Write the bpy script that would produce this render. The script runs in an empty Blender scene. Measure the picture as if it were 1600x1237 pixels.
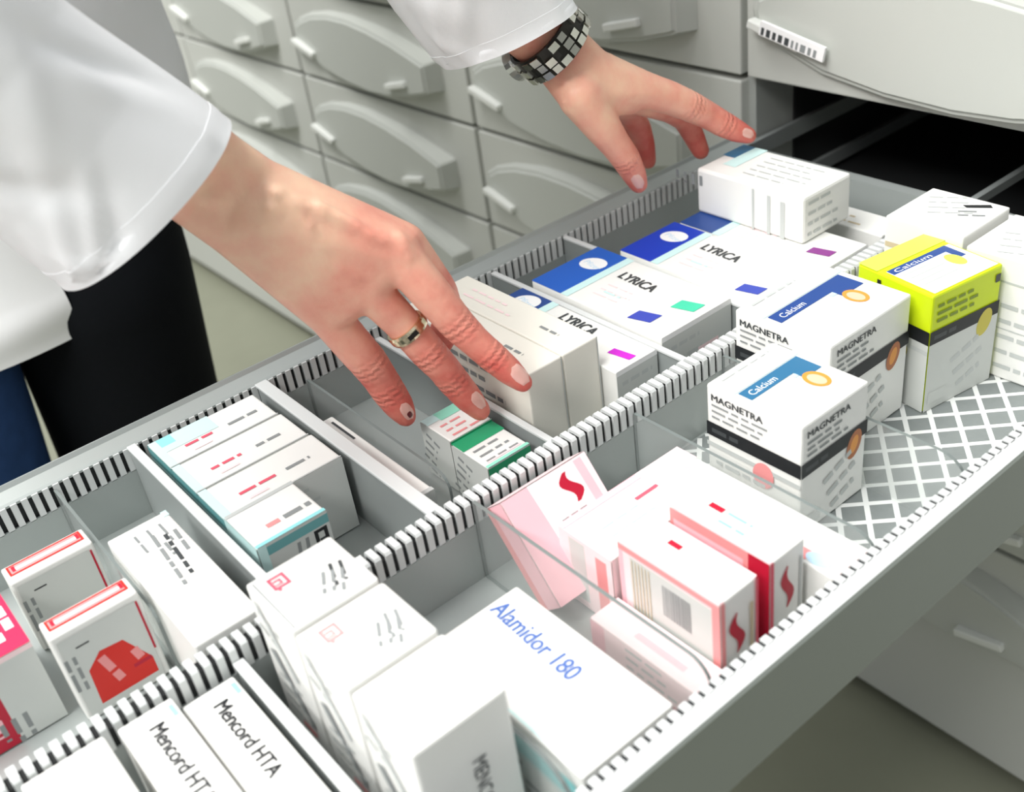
import bpy, bmesh, math, random
import numpy as np
from mathutils import Vector, Matrix
random.seed(7)
PI = math.pi
C = bpy.context.scene.collection
S = 0.30                     # metres per layout unit
HZ = 1.72                    # rim of the open drawer above the floor, layout units
def V(u, w, h): return Vector((u*S, w*S, (h+HZ)*S))

# ------------------------------------------------------------------ camera
ax = np.array([.76437788, -.43295016, .4777872]); ay = np.array([.63238808, .35889382, -.68649876]); az = np.array([.12574487, .8268914, .54812302])
W3 = np.stack([ay, ax, -az], 0)
CAM = V(1.71, -2.0, 1.0)
cd = bpy.data.cameras.new('camera'); co = bpy.data.objects.new('camera', cd); C.objects.link(co)
r_, u_, b_ = W3[:, 0], -W3[:, 1], -W3[:, 2]
co.matrix_world = Matrix(((r_[0], u_[0], b_[0], CAM.x), (r_[1], u_[1], b_[1], CAM.y), (r_[2], u_[2], b_[2], CAM.z), (0, 0, 0, 1)))
cd.sensor_fit = 'HORIZONTAL'; cd.sensor_width = 36; cd.lens = 1696.456/1600*36; cd.clip_start = .02
bpy.context.scene.camera = co
def at(px, t):               # a point at distance t (layout units) from the lens, used to pose the arms in 3-D
    d = W3 @ np.array([(px[0]-800)/1696.456, (px[1]-618.5)/1696.456, 1.0]); d /= np.linalg.norm(d)
    return CAM + Vector(d)*(t*S)
def toward(px):
    d = W3 @ np.array([(px[0]-800)/1696.456, (px[1]-618.5)/1696.456, 1.0]); d /= np.linalg.norm(d)
    return -Vector(d)

# ------------------------------------------------------------------ materials
def srgb(c):
    return tuple(((x/255)/12.92 if x/255 <= .04045 else ((x/255+.055)/1.055)**2.4) for x in c) + (1,)
def mat(name, rgb, rough=.5, metal=0, noise=0, scale=30, bump=0, bscale=200, coat=0, **kw):
    m = bpy.data.materials.new(name); m.use_nodes = True
    nt = m.node_tree; b = nt.nodes['Principled BSDF']
    col = srgb(rgb)
    b.inputs['Base Color'].default_value = col
    b.inputs['Roughness'].default_value = rough; b.inputs['Metallic'].default_value = metal
    if coat: b.inputs['Coat Weight'].default_value = coat; b.inputs['Coat Roughness'].default_value = .15
    tc = nt.nodes.new('ShaderNodeTexCoord')
    if noise:
        n = nt.nodes.new('ShaderNodeTexNoise'); n.inputs['Scale'].default_value = scale; n.inputs['Detail'].default_value = 4
        nt.links.new(tc.outputs['Object'], n.inputs['Vector'])
        mx = nt.nodes.new('ShaderNodeMix'); mx.data_type = 'RGBA'
        mx.inputs[6].default_value = tuple(x*(1-noise) for x in col[:3])+(1,)
        mx.inputs[7].default_value = tuple(min(1, x*(1+noise)) for x in col[:3])+(1,)
        nt.links.new(n.outputs['Fac'], mx.inputs[0]); nt.links.new(mx.outputs[2], b.inputs['Base Color'])
    if bump:
        n2 = nt.nodes.new('ShaderNodeTexNoise'); n2.inputs['Scale'].default_value = bscale; n2.inputs['Detail'].default_value = 3
        nt.links.new(tc.outputs['Object'], n2.inputs['Vector'])
        bp = nt.nodes.new('ShaderNodeBump'); bp.inputs['Strength'].default_value = bump; bp.inputs['Distance'].default_value = .001
        nt.links.new(n2.outputs['Fac'], bp.inputs['Height']); nt.links.new(bp.outputs['Normal'], b.inputs['Normal'])
    for k, v in kw.items(): b.inputs[k.replace('_', ' ')].default_value = v
    return m
M = dict(
 card=mat('white_card', (238, 238, 234), .45, noise=.02, scale=60, coat=.15),
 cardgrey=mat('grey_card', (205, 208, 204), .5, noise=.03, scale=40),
 cream=mat('cream_card', (236, 233, 222), .5, noise=.02, scale=40),
 lime=mat('lime_card', (205, 225, 20), .4, noise=.03),
 limelt=mat('pale_lime_ink', (226, 238, 90), .4),
 black=mat('black_ink', (22, 24, 28), .5), dark=mat('charcoal_ink', (62, 66, 68), .5), grey=mat('grey_ink', (140, 144, 144), .5), lgrey=mat('light_grey_ink', (192, 196, 194), .5),
 blue=mat('blue_ink', (28, 92, 190), .4), navy=mat('navy_ink', (32, 70, 140), .4), steel=mat('steel_blue_ink', (46, 110, 150), .4), royal=mat('royal_blue_ink', (20, 60, 185), .4), wblue=mat('word_blue_ink', (72, 104, 170), .5), sq=mat('square_blue_ink', (58, 76, 178), .4),
 teal=mat('turquoise_ink', (70, 205, 165), .4), mag=mat('magenta_ink', (200, 40, 200), .4), violet=mat('violet_ink', (140, 60, 140), .4),
 red=mat('red_ink', (214, 36, 24), .4), crim=mat('crimson_ink', (186, 12, 48), .4), hot=mat('hot_pink_ink', (226, 30, 80), .4), pink=mat('pink_ink', (246, 190, 198), .5), ppink=mat('pale_pink_ink', (250, 222, 224), .5), rose=mat('rose_ink', (224, 90, 110), .5), salmon=mat('salmon_ink', (236, 150, 150), .5),
 green=mat('green_ink', (40, 160, 110), .4), mint=mat('mint_ink', (150, 225, 200), .4), cyan=mat('cyan_ink', (150, 222, 224), .4), pcyan=mat('pale_cyan_ink', (206, 238, 236), .4), dcyan=mat('dull_cyan_ink', (110, 170, 172), .4),
 amber=mat('amber_ink', (226, 150, 60), .4), brown=mat('brown_ink', (176, 104, 56), .4), olive=mat('olive_ink', (120, 140, 10), .4), ochre=mat('ochre_ink', (196, 184, 70), .4), tan=mat('tan_ink', (206, 190, 160), .5), white=mat('white_ink', (245, 245, 245), .5), sky=mat('sky_ink', (190, 220, 240), .4),
 tin=mat('painted_steel', (168, 174, 172), .38, metal=.25, noise=.04, scale=12, bump=.03),
 tinshade=mat('shaded_painted_steel', (138, 144, 138), .45, metal=.15, noise=.04, scale=12, bump=.03),  # copy of the wall steel with the outer face's shade put into the colour
 tinlt=mat('light_painted_steel', (214, 217, 216), .35, noise=.02, scale=12),
 plate=mat('divider_steel', (160, 166, 165), .4, metal=.3, noise=.05, scale=15),
 front=mat('drawer_front_laminate', (197, 199, 193), .42, noise=.025, scale=6),
 leaf=mat('drawer_front_leaf', (190, 193, 187), .38, noise=.02, scale=6),
 carc=mat('cabinet_carcass', (170, 174, 170), .5, noise=.04, scale=5),
 inside=mat('cabinet_inside_shade', (30, 32, 33), .7, noise=.1, scale=8),  # near-black tone paints the shade of the bay and the wall hollows
 holder=mat('label_holder_plastic', (226, 228, 223), .3),
 net=mat('white_rubber_net', (232, 234, 232), .5), matg=mat('grey_mat', (128, 134, 133), .6, noise=.08, scale=300),
 cloth=mat('white_cotton', (246, 247, 248), .85, noise=.02, scale=20, bump=.12, bscale=1500, Specular_IOR_Level=.08),
 denim=mat('lit_denim', (52, 80, 130), .9, noise=.25, scale=60, bump=.3, bscale=900, Specular_IOR_Level=.1),
 trous=mat('black_trouser_cloth', (9, 12, 16), .85, noise=.4, scale=14, bump=.2, bscale=900, Specular_IOR_Level=.15),
 chrome=mat('polished_steel', (205, 205, 198), .22, metal=1), onyx=mat('dark_watch_link', (44, 43, 40), .3, metal=.6), goldm=mat('white_gold', (228, 216, 184), .18, metal=1),
 nail=mat('fingernail', (232, 178, 166), .25, coat=.4), bruise=mat('dark_nail_spot', (92, 16, 26), .4),
)
m = bpy.data.materials.new('clear_acrylic'); m.use_nodes = True; nt = m.node_tree; nt.nodes.clear()
o_ = nt.nodes.new('ShaderNodeOutputMaterial'); mx = nt.nodes.new('ShaderNodeMixShader'); tr = nt.nodes.new('ShaderNodeBsdfTransparent'); gl = nt.nodes.new('ShaderNodeBsdfGlossy'); di = nt.nodes.new('ShaderNodeBsdfDiffuse'); m2 = nt.nodes.new('ShaderNodeMixShader'); fr = nt.nodes.new('ShaderNodeLayerWeight'); pw = nt.nodes.new('ShaderNodeMath'); pw.operation = 'POWER'; pw.inputs[1].default_value = 4; sc_ = nt.nodes.new('ShaderNodeMath'); sc_.operation = 'MULTIPLY_ADD'; sc_.inputs[1].default_value = .3; sc_.inputs[2].default_value = .03
tr.inputs[0].default_value = (.97, .98, .975, 1); gl.inputs['Roughness'].default_value = .08; fr.inputs['Blend'].default_value = .5; di.inputs[0].default_value = (.85, .87, .87, 1)
m2.inputs[0].default_value = .10
nt.links.new(tr.outputs[0], m2.inputs[1]); nt.links.new(di.outputs[0], m2.inputs[2])
nt.links.new(fr.outputs['Facing'], pw.inputs[0]); nt.links.new(pw.outputs[0], sc_.inputs[0]); nt.links.new(sc_.outputs[0], mx.inputs[0]); nt.links.new(m2.outputs[0], mx.inputs[1]); nt.links.new(gl.outputs[0], mx.inputs[2]); nt.links.new(mx.outputs[0], o_.inputs[0])
M['acrylic'] = m
M['edge'] = mat('acrylic_edge', (120, 128, 126), .3)
# vinyl floor: speckled with faint seams
m = mat('vinyl_floor', (138, 140, 122), .45, noise=.06, scale=25, bump=.05); M['vinyl'] = m
# skin: redness stored per vertex (fingers are ruddier than the back of the hand), creases at the joints
m = bpy.data.materials.new('skin'); m.use_nodes = True; nt = m.node_tree; b = nt.nodes['Principled BSDF']; N = nt.nodes.new; L = nt.links.new
at1 = N('ShaderNodeAttribute'); at1.attribute_name = 'flush'
cr = N('ShaderNodeValToRGB'); cr.color_ramp.elements[0].color = srgb((244, 202, 172)); cr.color_ramp.elements[1].color = srgb((210, 98, 86)); e = cr.color_ramp.elements.new(.45); e.color = srgb((238, 168, 146))
nz = N('ShaderNodeTexNoise'); nz.inputs['Scale'].default_value = 75; nz.inputs['Detail'].default_value = 5
tc = N('ShaderNodeTexCoord'); L(tc.outputs['Object'], nz.inputs['Vector'])
ma = N('ShaderNodeMath'); ma.operation = 'MULTIPLY_ADD'; ma.inputs[1].default_value = .85; L(nz.outputs['Fac'], ma.inputs[0])
sb = N('ShaderNodeMath'); sb.operation = 'ADD'; sb.inputs[1].default_value = -.40; L(at1.outputs['Fac'], sb.inputs[0]); L(sb.outputs[0], ma.inputs[2]); L(ma.outputs[0], cr.inputs[0])
L(cr.outputs[0], b.inputs['Base Color']); b.inputs['Roughness'].default_value = .5
b.inputs['Subsurface Weight'].default_value = .12; b.inputs['Subsurface Radius'].default_value = (.006, .002, .001); b.inputs['Subsurface Scale'].default_value = .5
at2 = N('ShaderNodeAttribute'); at2.attribute_name = 'crease'
nz2 = N('ShaderNodeTexNoise'); nz2.inputs['Scale'].default_value = 300; nz2.inputs['Detail'].default_value = 3; L(tc.outputs['Object'], nz2.inputs['Vector'])
ad = N('ShaderNodeMath'); ad.operation = 'MULTIPLY_ADD'; ad.inputs[1].default_value = .35; L(nz2.outputs['Fac'], ad.inputs[0]); L(at2.outputs['Fac'], ad.inputs[2])
bp = N('ShaderNodeBump'); bp.inputs['Strength'].default_value = .8; bp.inputs['Distance'].default_value = .0007; L(ad.outputs[0], bp.inputs['Height']); L(bp.outputs[0], b.inputs['Normal'])
M['skin'] = m

# ------------------------------------------------------------------ mesh helpers
def link(name, me, parent=None, loc=None):
    o = bpy.data.objects.new(name, me); C.objects.link(o)
    if loc is not None: o.location = loc
    if parent is not None: o.parent = parent
    return o
def tag(o, label=None, cat=None, group=None, kind=None):
    for k, v in (('label', label), ('category', cat), ('group', group), ('kind', kind)):
        if v: o[k] = v
    return o
def empty(name, loc, label, cat, group=None):
    o = bpy.data.objects.new(name, None); C.objects.link(o); o.location = loc; o.empty_display_size = .05
    bpy.context.view_layer.update()
    return tag(o, label, cat, group)
class MB:
    """collects geometry in world metres, links it as one mesh"""
    def __init__(s): s.v = []; s.f = []; s.mi = []; s.mats = []; s.sm = []
    def slot(s, m):
        if m not in s.mats: s.mats.append(m)
        return s.mats.index(m)
    def add(s, vs, fs, m, smooth=False):
        k = len(s.v); s.v += [tuple(x) for x in vs]; i = s.slot(m)
        for f in fs: s.f.append([q+k for q in f]); s.mi.append(i); s.sm.append(smooth)
    def bm(s, b, m, smooth=False):
        b.verts.index_update(); s.add([v.co.copy() for v in b.verts], [[v.index for v in f.verts] for f in b.faces], m, smooth); b.free()
    def box(s, a, b, m, bevel=0, seg=2, rot=None, piv=None):
        bm = bmesh.new(); bmesh.ops.create_cube(bm, size=1)
        a = Vector(a); b = Vector(b)
        for v in bm.verts: v.co = Vector(((a[i]+b[i])/2+v.co[i]*(b[i]-a[i]) for i in range(3)))
        if bevel: bmesh.ops.bevel(bm, geom=list(bm.edges), offset=bevel, segments=seg, affect='EDGES', profile=.5)
        if rot is not None:
            piv = Vector(piv)
            for v in bm.verts: v.co = piv + rot @ (v.co-piv)
        s.bm(bm, m)
    def prism(s, poly, axis, lo, hi, m, bevel=0):
        """poly: list of 2-D points; axis 1 -> extruded along y between lo and hi (poly in x,z); axis 0 -> along x (poly in y,z); axis 2 -> along z"""
        bm = bmesh.new()
        def P(p, q): return {0: (q, p[0], p[1]), 1: (p[0], q, p[1]), 2: (p[0], p[1], q)}[axis]
        A = [bm.verts.new(P(p, lo)) for p in poly]; B = [bm.verts.new(P(p, hi)) for p in poly]; n = len(poly)
        bm.faces.new(A); bm.faces.new(B[::-1])
        for i in range(n): bm.faces.new((A[i], B[i], B[(i+1) % n], A[(i+1) % n]))
        bmesh.ops.recalc_face_normals(bm, faces=bm.faces)
        if bevel: bmesh.ops.bevel(bm, geom=[e for e in bm.edges], offset=bevel, segments=2, affect='EDGES', profile=.5)
        s.bm(bm, m)
    def tube(s, pts, r, m, n=8, caps=True, smooth=True):
        pts = [Vector(p) for p in pts]; vs = []; fs = []
        for i, p in enumerate(pts):
            t = (pts[min(i+1, len(pts)-1)]-pts[max(i-1, 0)]).normalized()
            a = t.cross(Vector((0, 0, 1)) if abs(t.z) < .9 else Vector((1, 0, 0))).normalized(); c = t.cross(a)
            rr = r[i] if isinstance(r, (list, tuple)) else r
            vs += [p+a*math.cos(2*PI*k/n)*rr+c*math.sin(2*PI*k/n)*rr for k in range(n)]
        for i in range(len(pts)-1):
            for k in range(n): fs.append((i*n+k, i*n+(k+1) % n, (i+1)*n+(k+1) % n, (i+1)*n+k))
        if caps: fs += [tuple(range(n))[::-1], tuple(range((len(pts)-1)*n, len(pts)*n))]
        s.add(vs, fs, m, smooth)
    def build(s, name, parent=None, origin=None):
        """origin: world point that becomes the object's own origin (defaults to the parent's)"""
        me = bpy.data.meshes.new(name)
        off = Vector((0, 0, 0))
        if parent is not None:
            q = parent
            while q is not None: off += q.location; q = q.parent
        base = Vector(origin) if origin is not None else off
        me.from_pydata([tuple(Vector(v)-base) for v in s.v], [], s.f)
        for mm in s.mats: me.materials.append(mm)
        me.polygons.foreach_set('material_index', s.mi); me.polygons.foreach_set('use_smooth', s.sm); me.update()
        return link(name, me, parent, base-off if (origin is not None or parent is None) else (0, 0, 0))
_tc = {}
def text_mesh(body):
    if body not in _tc:
        cu = bpy.data.curves.new('lettering', 'FONT'); cu.body = body; cu.size = 1; cu.resolution_u = 3
        ob = bpy.data.objects.new('lettering', cu); C.objects.link(ob)
        dg = bpy.context.evaluated_depsgraph_get(); me = bpy.data.meshes.new_from_object(ob.evaluated_get(dg))
        vs = [v.co.copy() for v in me.vertices]; fs = [list(p.vertices) for p in me.polygons]
        w = max(v.x for v in vs)-min(v.x for v in vs); x0 = min(v.x for v in vs)
        _tc[body] = ([(v.x-x0, v.y) for v in vs], fs, w)
        bpy.data.objects.remove(ob); bpy.data.curves.remove(cu); bpy.data.meshes.remove(me)
    return _tc[body]
OFF = .00022

class Carton:
    """a carton standing on the drawer base: rounded paperboard body plus print on its faces. fractions of a face, or layout units for text"""
    def __init__(s, u0, u1, w0, w1, h1, h0=-.147, mat='card', rot=0, bevel=.003):
        s.d = (u1-u0, w1-w0, h1-h0); s.c = ((u0+u1)/2, (w0+w1)/2); s.h0 = h0; s.mb = MB(); s.rot = rot; s.M = None
        a = (-s.d[0]/2*S, -s.d[1]/2*S, 0); b = (s.d[0]/2*S, s.d[1]/2*S, s.d[2]*S)
        s.mb.box(a, b, M[mat], bevel*S, 2)
        s.lift = 1
    def fr(s, f):
        x, y, z = s.d[0]*S/2, s.d[1]*S/2, s.d[2]*S
        return {'T': (Vector((-x, -y, z)), Vector((2*x, 0, 0)), Vector((0, 2*y, 0)), Vector((0, 0, 1))),
                'R': (Vector((x, -y, 0)), Vector((0, 2*y, 0)), Vector((0, 0, z)), Vector((1, 0, 0))),
                'F': (Vector((-x, -y, 0)), Vector((2*x, 0, 0)), Vector((0, 0, z)), Vector((0, -1, 0)))}[f]
    def off(s):
        s.lift += 1; return OFF*(1+.06*s.lift)
    def poly(s, f, pts, m):
        o, X, Y, n = s.fr(f); k = s.off()
        s.mb.add([o+X*a+Y*b+n*k for a, b in pts], [list(range(len(pts)))], M[m]); return s
    def rect(s, f, a0, b0, a1, b1, m): return s.poly(f, [(a0, b0), (a1, b0), (a1, b1), (a0, b1)], m)
    def ell(s, f, ca, cb, ra, rb, m, n=24, tilt=0):
        o, X, Y, nn = s.fr(f); k = s.off(); lx, ly = X.length, Y.length; p = []
        for i in range(n):
            x = math.cos(2*PI*i/n)*ra*S; y = math.sin(2*PI*i/n)*rb*S
            p.append(o+X*ca+Y*cb+(X/lx)*(x*math.cos(tilt)-y*math.sin(tilt))+(Y/ly)*(x*math.sin(tilt)+y*math.cos(tilt))+nn*k)
        s.mb.add(p, [list(range(n))], M[m]); return s
    def text(s, f, body, a, b, size, m, ang=0, width=None, bold=0):
        """size: letter height in layout units; width: stretch to this width in layout units; ang in degrees"""
        o, X, Y, n = s.fr(f); k = s.off(); ex, ey = X.normalized(), Y.normalized()
        p, fs, w = text_mesh(body); sc = size*S/.72; sx = sc if width is None else width*S/w
        c, q = math.cos(math.radians(ang)), math.sin(math.radians(ang))
        for dx, dy in ([(0, 0)] if not bold else [(-bold, 0), (bold, 0), (0, bold)]):
            vs = []
            for x, y in p:
                x = x*sx+dx*S; y = y*sc+dy*S
                vs.append(o+X*a+Y*b+ex*(x*c-y*q)+ey*(x*q+y*c)+n*(k+(dx+dy+abs(dx))*.01))
            s.mb.add(vs, fs, M[m])
        return s
    def lines(s, f, a, b, length, n, pitch, thick, m, ang=0, seed=1):
        """n lines of unreadable small print: rows of short word bars"""
        o, X, Y, nn = s.fr(f); k = s.off(); ex, ey = X.normalized(), Y.normalized(); rnd = random.Random(seed)
        c, q = math.cos(math.radians(ang)), math.sin(math.radians(ang)); dx = ex*c+ey*q; dy = ex*-q+ey*c
        for i in range(n):
            x = 0; end = length*rnd.uniform(.65, 1)
            while x < end:
                l = rnd.uniform(.012, .035); l = min(l, end-x)
                p0 = o+X*a+Y*b+dx*x*S-dy*i*pitch*S+nn*k
                s.mb.add([p0, p0+dx*l*S, p0+dx*l*S+dy*thick*S, p0+dy*thick*S], [[0, 1, 2, 3]], M[m]); x += l+.006
        return s
    def frame(s, f, a0, b0, a1, b1, t, m):
        o, X, Y, n = s.fr(f); ta = t*S/X.length; tb = t*S/Y.length
        s.rect(f, a0, b0, a1, b0+tb, m).rect(f, a0, b1-tb, a1, b1, m).rect(f, a0, b0, a0+ta, b1, m).rect(f, a1-ta, b0, a1, b1, m); return s
    def place(s, name, label, cat, group=None, parent=None):
        o = s.mb.build(name)
        o.location = V(s.c[0], s.c[1], s.h0); o.rotation_euler = (0, 0, math.radians(s.rot))
        return tag(o, label, cat, group)
GB = 'medicine boxes standing in the drawer'

# ------------------------------------------------------------------ the room
fl = MB(); fl.box((-3, -2.4, -.05), (3.0, 2.0, 0), M['vinyl']); o = fl.build('floor'); tag(o, kind='structure')

# ------------------------------------------------------------------ the cabinet: carcass and closed drawers
COLS = range(-5, 3); PIT = .345; TOP = .13+PIT*3
cab = empty('medicine_cabinet', V(0, .6, -HZ), 'long grey steel cabinet wall holding rows of flat drawers', 'cabinet')
def part(fn, name, mats_parent):
    b = MB(); fn(b); return b.build(name, mats_parent)
for k in range(-5, 4):
    b = MB(); b.box(V(k*1.14-.012, .03, -1.66), V(k*1.14+.012, 2.6, TOP+.1), M['carc']); b.build('partition_panel', cab)
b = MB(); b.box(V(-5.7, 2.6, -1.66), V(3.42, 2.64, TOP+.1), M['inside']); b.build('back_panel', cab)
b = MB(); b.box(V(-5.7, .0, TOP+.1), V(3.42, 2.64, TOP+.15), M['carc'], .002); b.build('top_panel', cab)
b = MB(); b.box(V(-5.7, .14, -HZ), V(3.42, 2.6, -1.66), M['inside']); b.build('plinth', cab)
# inside the bay of the open drawer: added dark linings that paint its shade, a runner each side and the shelf above
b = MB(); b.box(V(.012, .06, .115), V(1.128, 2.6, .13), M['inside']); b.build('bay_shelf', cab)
b = MB(); b.box(V(.013, .17, -.2), V(.02, 2.55, .114), M['inside']); b.build('bay_shade_lining', cab)
b = MB(); b.box(V(1.12, .17, -.2), V(1.127, 2.55, .114), M['inside']); b.build('bay_shade_lining', cab)
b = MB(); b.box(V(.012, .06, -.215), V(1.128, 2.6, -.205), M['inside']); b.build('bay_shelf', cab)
b = MB(); b.box(V(.021, 2.0, -.204), V(1.119, 2.05, .114), M['inside']); b.build('bay_shade_lining', cab)
LEAF = [(.025, .50), (.03, .58), (.08, .68), (.17, .775), (.29, .835), (.42, .845), (.55, .81), (.70, .735), (.87, .60), (.875, .58), (.875, .29), (.86, .265), (.75, .16), (.62, .075), (.5, .045), (.35, .06), (.2, .13), (.08, .27), (.03, .40)]
def leaf_mesh(mb, u0, h0, w=1.14, hh=PIT):
    """raised leaf, flush at its left end and standing out at its cut right end"""
    bm = bmesh.new(); n = len(LEAF); A = []; B = []
    cx, cy = .47, .45
    for a, c in LEAF:
        d = .012+.055*min(1, max(0, a/.87))**1.1
        A.append(bm.verts.new(V(u0+a*w, -.0005, h0+c*hh)))
        q = (a+(cx-a)*.035, c+(cy-c)*.13)
        B.append(bm.verts.new(V(u0+q[0]*w, -d, h0+q[1]*hh)))
    for i in range(n): bm.faces.new((A[i], A[(i+1) % n], B[(i+1) % n], B[i]))
    bm.faces.new(B); bm.faces.new(A[::-1])
    bmesh.ops.recalc_face_normals(bm, faces=bm.faces)
    bmesh.ops.bevel(bm, geom=[e for e in bm.edges if e.verts[0] in B and e.verts[1] in B], offset=.0025, segments=3, affect='EDGES')
    bmesh.ops.triangulate(bm, faces=[f for f in bm.faces if len(f.verts) > 4])
    mb.bm(bm, M['leaf'])
def make_front(u0, h0, hh=PIT):
    o = empty('closed_drawer', V(u0, 0, h0), 'x', 'drawer', 'closed drawers of the cabinet')
    b = MB(); b.box(V(u0+.01, 0, h0+.007), V(u0+1.13, .055, h0+hh-.007), M['front'], .0015); b.build('front_panel', o)
    b = MB(); leaf_mesh(b, u0, h0, 1.14, hh); b.build('raised_leaf', o)
    for a, c, ang, d, ln in ((.10, .37, -15, .026, .15), (.70, .30, 13, .062, .13)):
        b = MB(); ctr = V(u0+a*1.14, 0, h0+c*hh); L_ = ln*S/2
        b.box(ctr+Vector((-L_, -d*S-.004, -.0032)), ctr+Vector((L_, -d*S+.004, .0032)), M['holder'], .0012, rot=Matrix.Rotation(math.radians(-ang), 3, 'Y'), piv=ctr)
        b.build('label_holder', o)
    return o
proto = None
def copy_tree(o, loc):
    r = o.copy(); C.objects.link(r); r.location = loc
    for ch in o.children:
        c = ch.copy(); C.objects.link(c); c.parent = r
    return r
cname = {-4: 'fourth column left of the open drawer', -3: 'third column left of the open drawer', -2: 'second column left of the open drawer', -1: 'first column left of the open drawer', 0: "in the open drawer's own column", 1: 'first column right of the open drawer'}
rname = {1: 'two rows above it', 0: 'one row above it', -1: 'level with it', -2: 'one row below it', -3: 'two rows below it', -4: 'three rows below it'}
RL = {1: .13+PIT, 0: .13, -1: .13-PIT, -2: .13-2*PIT, -3: .13-3*PIT, -4: .13-4*PIT}
for k in (-4, -3, -2, -1, 0, 1):
    for r in (1, 0, -1, -2, -3, -4):
        if k == 0 and r == -1: continue
        if r == 1 and k < -1: continue
        loc = V(k*1.14, 0, RL[r])
        if proto is None: proto = make_front(k*1.14, RL[r]); o = proto
        else: o = copy_tree(proto, loc)
        if k == 0 and r == 0:
            o['label'] = 'large grey drawer front with a printed label right above the open drawer'
            b = MB(); ctr = V(.172, 0, .13+.36*PIT); rot = Matrix.Rotation(math.radians(12), 3, 'Y')
            b.box(ctr+Vector((-.027, -.0135, -.0045)), ctr+Vector((.027, -.0112, .0055)), M['white'], .0003, rot=rot, piv=ctr)
            rnd = random.Random(3); x = -.025
            while x < .022:
                l = rnd.uniform(.0015, .0045); b.box(ctr+Vector((x, -.0138, -.0035)), ctr+Vector((x+l, -.0134, .0015)), M['dark' if x < 0 else 'grey'], rot=rot, piv=ctr); x += l+.0022
            b.build('paper_label', o)
        else: o['label'] = 'grey drawer front, %s, %s' % (cname[k], rname[r])
# bottom filler below the last row
b = MB(); b.box(V(-5.7, .02, -1.66), V(3.42, .05, .13-4*PIT-.006), M['front'], .001); b.build('bottom_rail', cab)

# ------------------------------------------------------------------ the open drawer
WF, WB_ = -2.45, -.03           # front and back ends (layout units)
dr = empty('pharmacy_drawer', V(.57, -1, -.155), 'long open grey steel drawer with slotted walls, full of medicine boxes', 'drawer')
FLH = -.150
def sweep(mb, prof, m, lo=WF, hi=WB_, closed=False):
    vs = [V(p[0], q, p[1]) for q in (lo, hi) for p in prof]; n = len(prof); fs = []
    for i in range(n if closed else n-1): fs.append((i, (i+1) % n, n+(i+1) % n, n+i))
    mb.add(vs, fs, m)
def solid(mb, prof, m, lo=WF, hi=WB_):
    bm = bmesh.new(); n = len(prof)
    A = [bm.verts.new(V(p[0], lo, p[1])) for p in prof]; B = [bm.verts.new(V(p[0], hi, p[1])) for p in prof]
    bm.faces.new(A); bm.faces.new(B[::-1])
    for i in range(n): bm.faces.new((A[i], B[i], B[(i+1) % n], A[(i+1) % n]))
    bmesh.ops.recalc_face_normals(bm, faces=bm.faces); mb.bm(bm, m)
PITCH = .0178
nt_ = int((WB_-WF)/PITCH)
# left wall: outer skin with a rolled lip, sloping flange, slotted inner skin
b = MB()
solid(b, [(-.002, -.155), (-.002, .001), (.006, .004), (.010, -.004), (.038, -.013), (.041, -.009), (.050, -.009), (.050, -.013), (.006, -.022), (.003, -.155)], M['tin'])
b.box(V(.048, WF, FLH), V(.053, WB_, -.054), M['tin']); b.box(V(.030, WF, -.07), V(.0455, WB_, -.0175), M['inside'])  # dark filler behind the slots stands in for the shade inside the wall
for i in range(nt_):
    q = WF+(i+.5)*PITCH
    b.box(V(.046, q-.0052, -.055), V(.053, q+.0052, -.0095), M['tinlt'])
b.build('side_wall', dr)
# middle wall: dark core in place of a shaded hollow, teeth folded over the top
b = MB()
for x in (.598, .624): b.box(V(x, WF, FLH), V(x+.004, WB_, -.043), M['tin'])
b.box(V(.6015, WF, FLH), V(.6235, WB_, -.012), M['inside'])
for i in range(nt_):
    q = WF+(i+.5)*PITCH; e = .0052
    bm = bmesh.new(); prof = [(.598, -.044), (.598, -.004), (.601, 0), (.625, 0), (.628, -.004), (.628, -.044), (.624, -.044), (.624, -.006), (.602, -.006), (.602, -.044)]
    A = [bm.verts.new(V(p[0], q-e, p[1])) for p in prof]; B = [bm.verts.new(V(p[0], q+e, p[1])) for p in prof]; n = len(prof)
    bm.faces.new(A); bm.faces.new(B[::-1])
    for j in range(n): bm.faces.new((A[j], B[j], B[(j+1) % n], A[(j+1) % n]))
    bmesh.ops.recalc_face_normals(bm, faces=bm.faces); b.bm(bm, M['tinlt'])
b.build('middle_wall', dr)
# right wall
b = MB()
solid(b, [(1.142, -.157), (1.142, -.005), (1.138, 0), (1.117, 0), (1.117, -.005), (1.136, -.005), (1.138, -.157)], M['tinshade'])
solid(b, [(1.139, .0003), (1.1165, .0003), (1.1165, -.0047), (1.139, -.0047)], M['tinlt'])
b.box(V(1.104, WF, FLH), V(1.108, WB_, -.043), M['tin']); b.box(V(1.1050, WF, -.05), V(1.1165, WB_, -.0022), M['black'])  # black strip under the teeth paints shade into the slots
for i in range(nt_):
    q = WF+(i+.5)*PITCH
    b.box(V(1.104, q-.0056, -.044), V(1.108, q+.0056, -.004), M['tinlt']); b.box(V(1.104, q-.0056, -.005), V(1.118, q+.0056, .0003), M['tinlt'])
b.build('side_wall', dr)
b = MB(); b.box(V(.0, WF, -.155), V(1.14, WB_, FLH), M['tin']); b.build('base', dr)
b = MB(); b.box(V(.053, WB_-.03, FLH), V(.598, WB_, -.02), M['tin']); b.box(V(.628, WB_-.03, FLH), V(1.094, WB_, -.02), M['tin']); b.build('back_wall', dr)
b = MB(); b.box(V(.005, WF-.05, -.21), V(1.135, WF, .125), M['front'], .002); leaf_tmp = MB()
b.build('front_panel', dr)
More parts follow.
